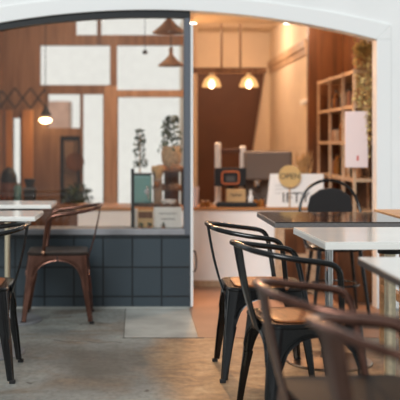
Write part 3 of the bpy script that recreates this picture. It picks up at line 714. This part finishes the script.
for z, tall in ((.874, .17), (1.144, .16), (1.404, .16)):
    for k in range(8):
        y = -.50+.135*k+rnd.uniform(-.02, .02); r = rnd.uniform(.02, .035); h = rnd.uniform(.09, tall); kind = rnd.choice((M_amber, M_clay, M_dark, M_shelf, M_jar))
        if abs(y+.30) < .05 or abs(y-.18) < .05: y += .06
        nm = 'bottle' if h > .13 else 'jar'
        q = thing('shelf_'+nm, '%s on the slim shelf along the brown wall' % nm, nm, (1.64, 7.42+y, z), group='%ss on the slim shelf' % nm)
        obj('body', lat([(r*.95, 0), (r, .008), (r, h*.7), (r*.4, h*.82), (r*.4, h)]) if nm == 'bottle' else lat([(r*.95, 0), (r, .008), (r, h*.85), (r*.8, h)]), kind, q, smooth=True); obj('cap', lat([(r*.45 if nm == 'bottle' else r*.85, h), (r*.45 if nm == 'bottle' else r*.85, h+.012)]), M_dark, q)
t = thing('paper_bag', 'pinkish white paper bag hanging on the end of the slim shelf', 'bag', (1.575, 6.72, .955))
obj('sheet', bx(-.08, .08, -.012, .012, 0, .40), M_pink, t, bev=.003); obj('mark', bx(.0, .014, -.0135, -.012, .05, .085), M_red, t); obj('hanger', rod(bmesh.new(), (0, 0, .39), (0, .045, .44), .004), M_dark, t)
t = thing('hanging_plant', 'olive trailing plant cascading from the top of the slim shelf', 'plant', (1.645, 6.86, 1.654)); obj('pot', lat([(.05, 0), (.07, .11), (.073, .12), (.06, .12)]), M_clay, t, smooth=True)
b = bmesh.new(); rnd = random.Random(21); sb = bmesh.new()
for k in range(34):
    x0, y0 = rnd.uniform(-.075, .085), rnd.uniform(-.16, -.05); L = rnd.uniform(.22, .62) if x0 < .05 else rnd.uniform(.3, .5)
    if x0 < -.04: L *= .55
    pts = catmull([(x0*.4, y0*.2, .12), (x0*.8, y0*.8, .17), (x0, y0, .08), (x0+rnd.uniform(-.01, .01), y0, -L*.5), (x0+rnd.uniform(-.02, .02), y0, -L)], 5)
    tube(sb, pts, .0018, 4)
    for p in pts:
        for _ in range(2): leaves(b, lambda r_, p=p: p+Vector((r_.uniform(-.012, .012), r_.uniform(-.012, .012), r_.uniform(-.012, .012))), 1, .034, rnd.randint(0, 99999))
leaves(b, ball_fn((0.01, -.04, .17), .09), 90, .04, 77)
obj('foliage', b, M_leaf, t); obj('stems', sb, M_dry, t)
tag(obj('light_switch', bx(-.03, 0, -.09, .09, -.022, .022), M_paper, loc=(1.5, 8.33, 1.49), bev=.004), 'white switch plate on the cream side wall by the shelf', 'switch')

# ------------------------------------------------------------------ light
def light(name, kind, loc, energy, col, **k):
    L = bpy.data.lights.new(name, kind); L.energy = energy; L.color = col
    for a, v in k.items(): setattr(L, a, v)
    o = bpy.data.objects.new(name, L); COL.objects.link(o); o.location = loc; return o
WARM = (1, .55, .26)
for x in (-.123, .187): light('pendant_lamp_light', 'POINT', (.76+x, fy, 1.575), 7, WARM, shadow_soft_size=.05)
for px in (193, 287):
    o = light('downlight_beam', 'SPOT', (at(px, 24, 7.25).x+.02, 7.24, 2.04), 170 if px == 193 else 40, (1, .50, .20), spot_size=1.75, spot_blend=.7, shadow_soft_size=.03)
    o.rotation_euler = (-.78, 0, 0)
for x, y, e in ((1.0, 9.3, 17), (1.36, 7.75, 14), (-.3, 8.0, 15), (-.9, 7.8, 8)):
    light('interior_fill_light', 'POINT', (x, y, 2.22), e*.88, (1, .75, .56), shadow_soft_size=.08)  # added fill points without fixtures, brightening the walls and timber inside
w = bpy.data.worlds.new('sky'); SC.world = w; w.use_nodes = True
bg = w.node_tree.nodes['Background']; bg.inputs[0].default_value = (.95, .985, 1, 1); bg.inputs[1].default_value = .42
sun = light('daylight', 'SUN', (-3, -4, 6), 2.2, (.965, .99, 1), angle=math.radians(28)); sun.rotation_euler = Vector((.35, 1, -.72)).to_track_quat('-Z', 'Y').to_euler()

# ------------------------------------------------------------------ camera
cam = bpy.data.cameras.new('camera'); co = bpy.data.objects.new('camera', cam); COL.objects.link(co)
co.location = (0, 0, H); co.rotation_euler = (PI/2, 0, 0)
cam.sensor_width = 36; cam.lens = 85; cam.shift_x = (200-135)/400; cam.shift_y = -(200-143)/400
cam.dof.use_dof = True; cam.dof.focus_distance = 4.3; cam.dof.aperture_fstop = 2.5
SC.camera = co
SC.view_settings.view_transform = 'Standard'; SC.view_settings.look = 'None'; SC.view_settings.exposure = 0; SC.view_settings.gamma = 1
SC.view_settings.use_curve_mapping = False
SC.cycles.use_denoising = True
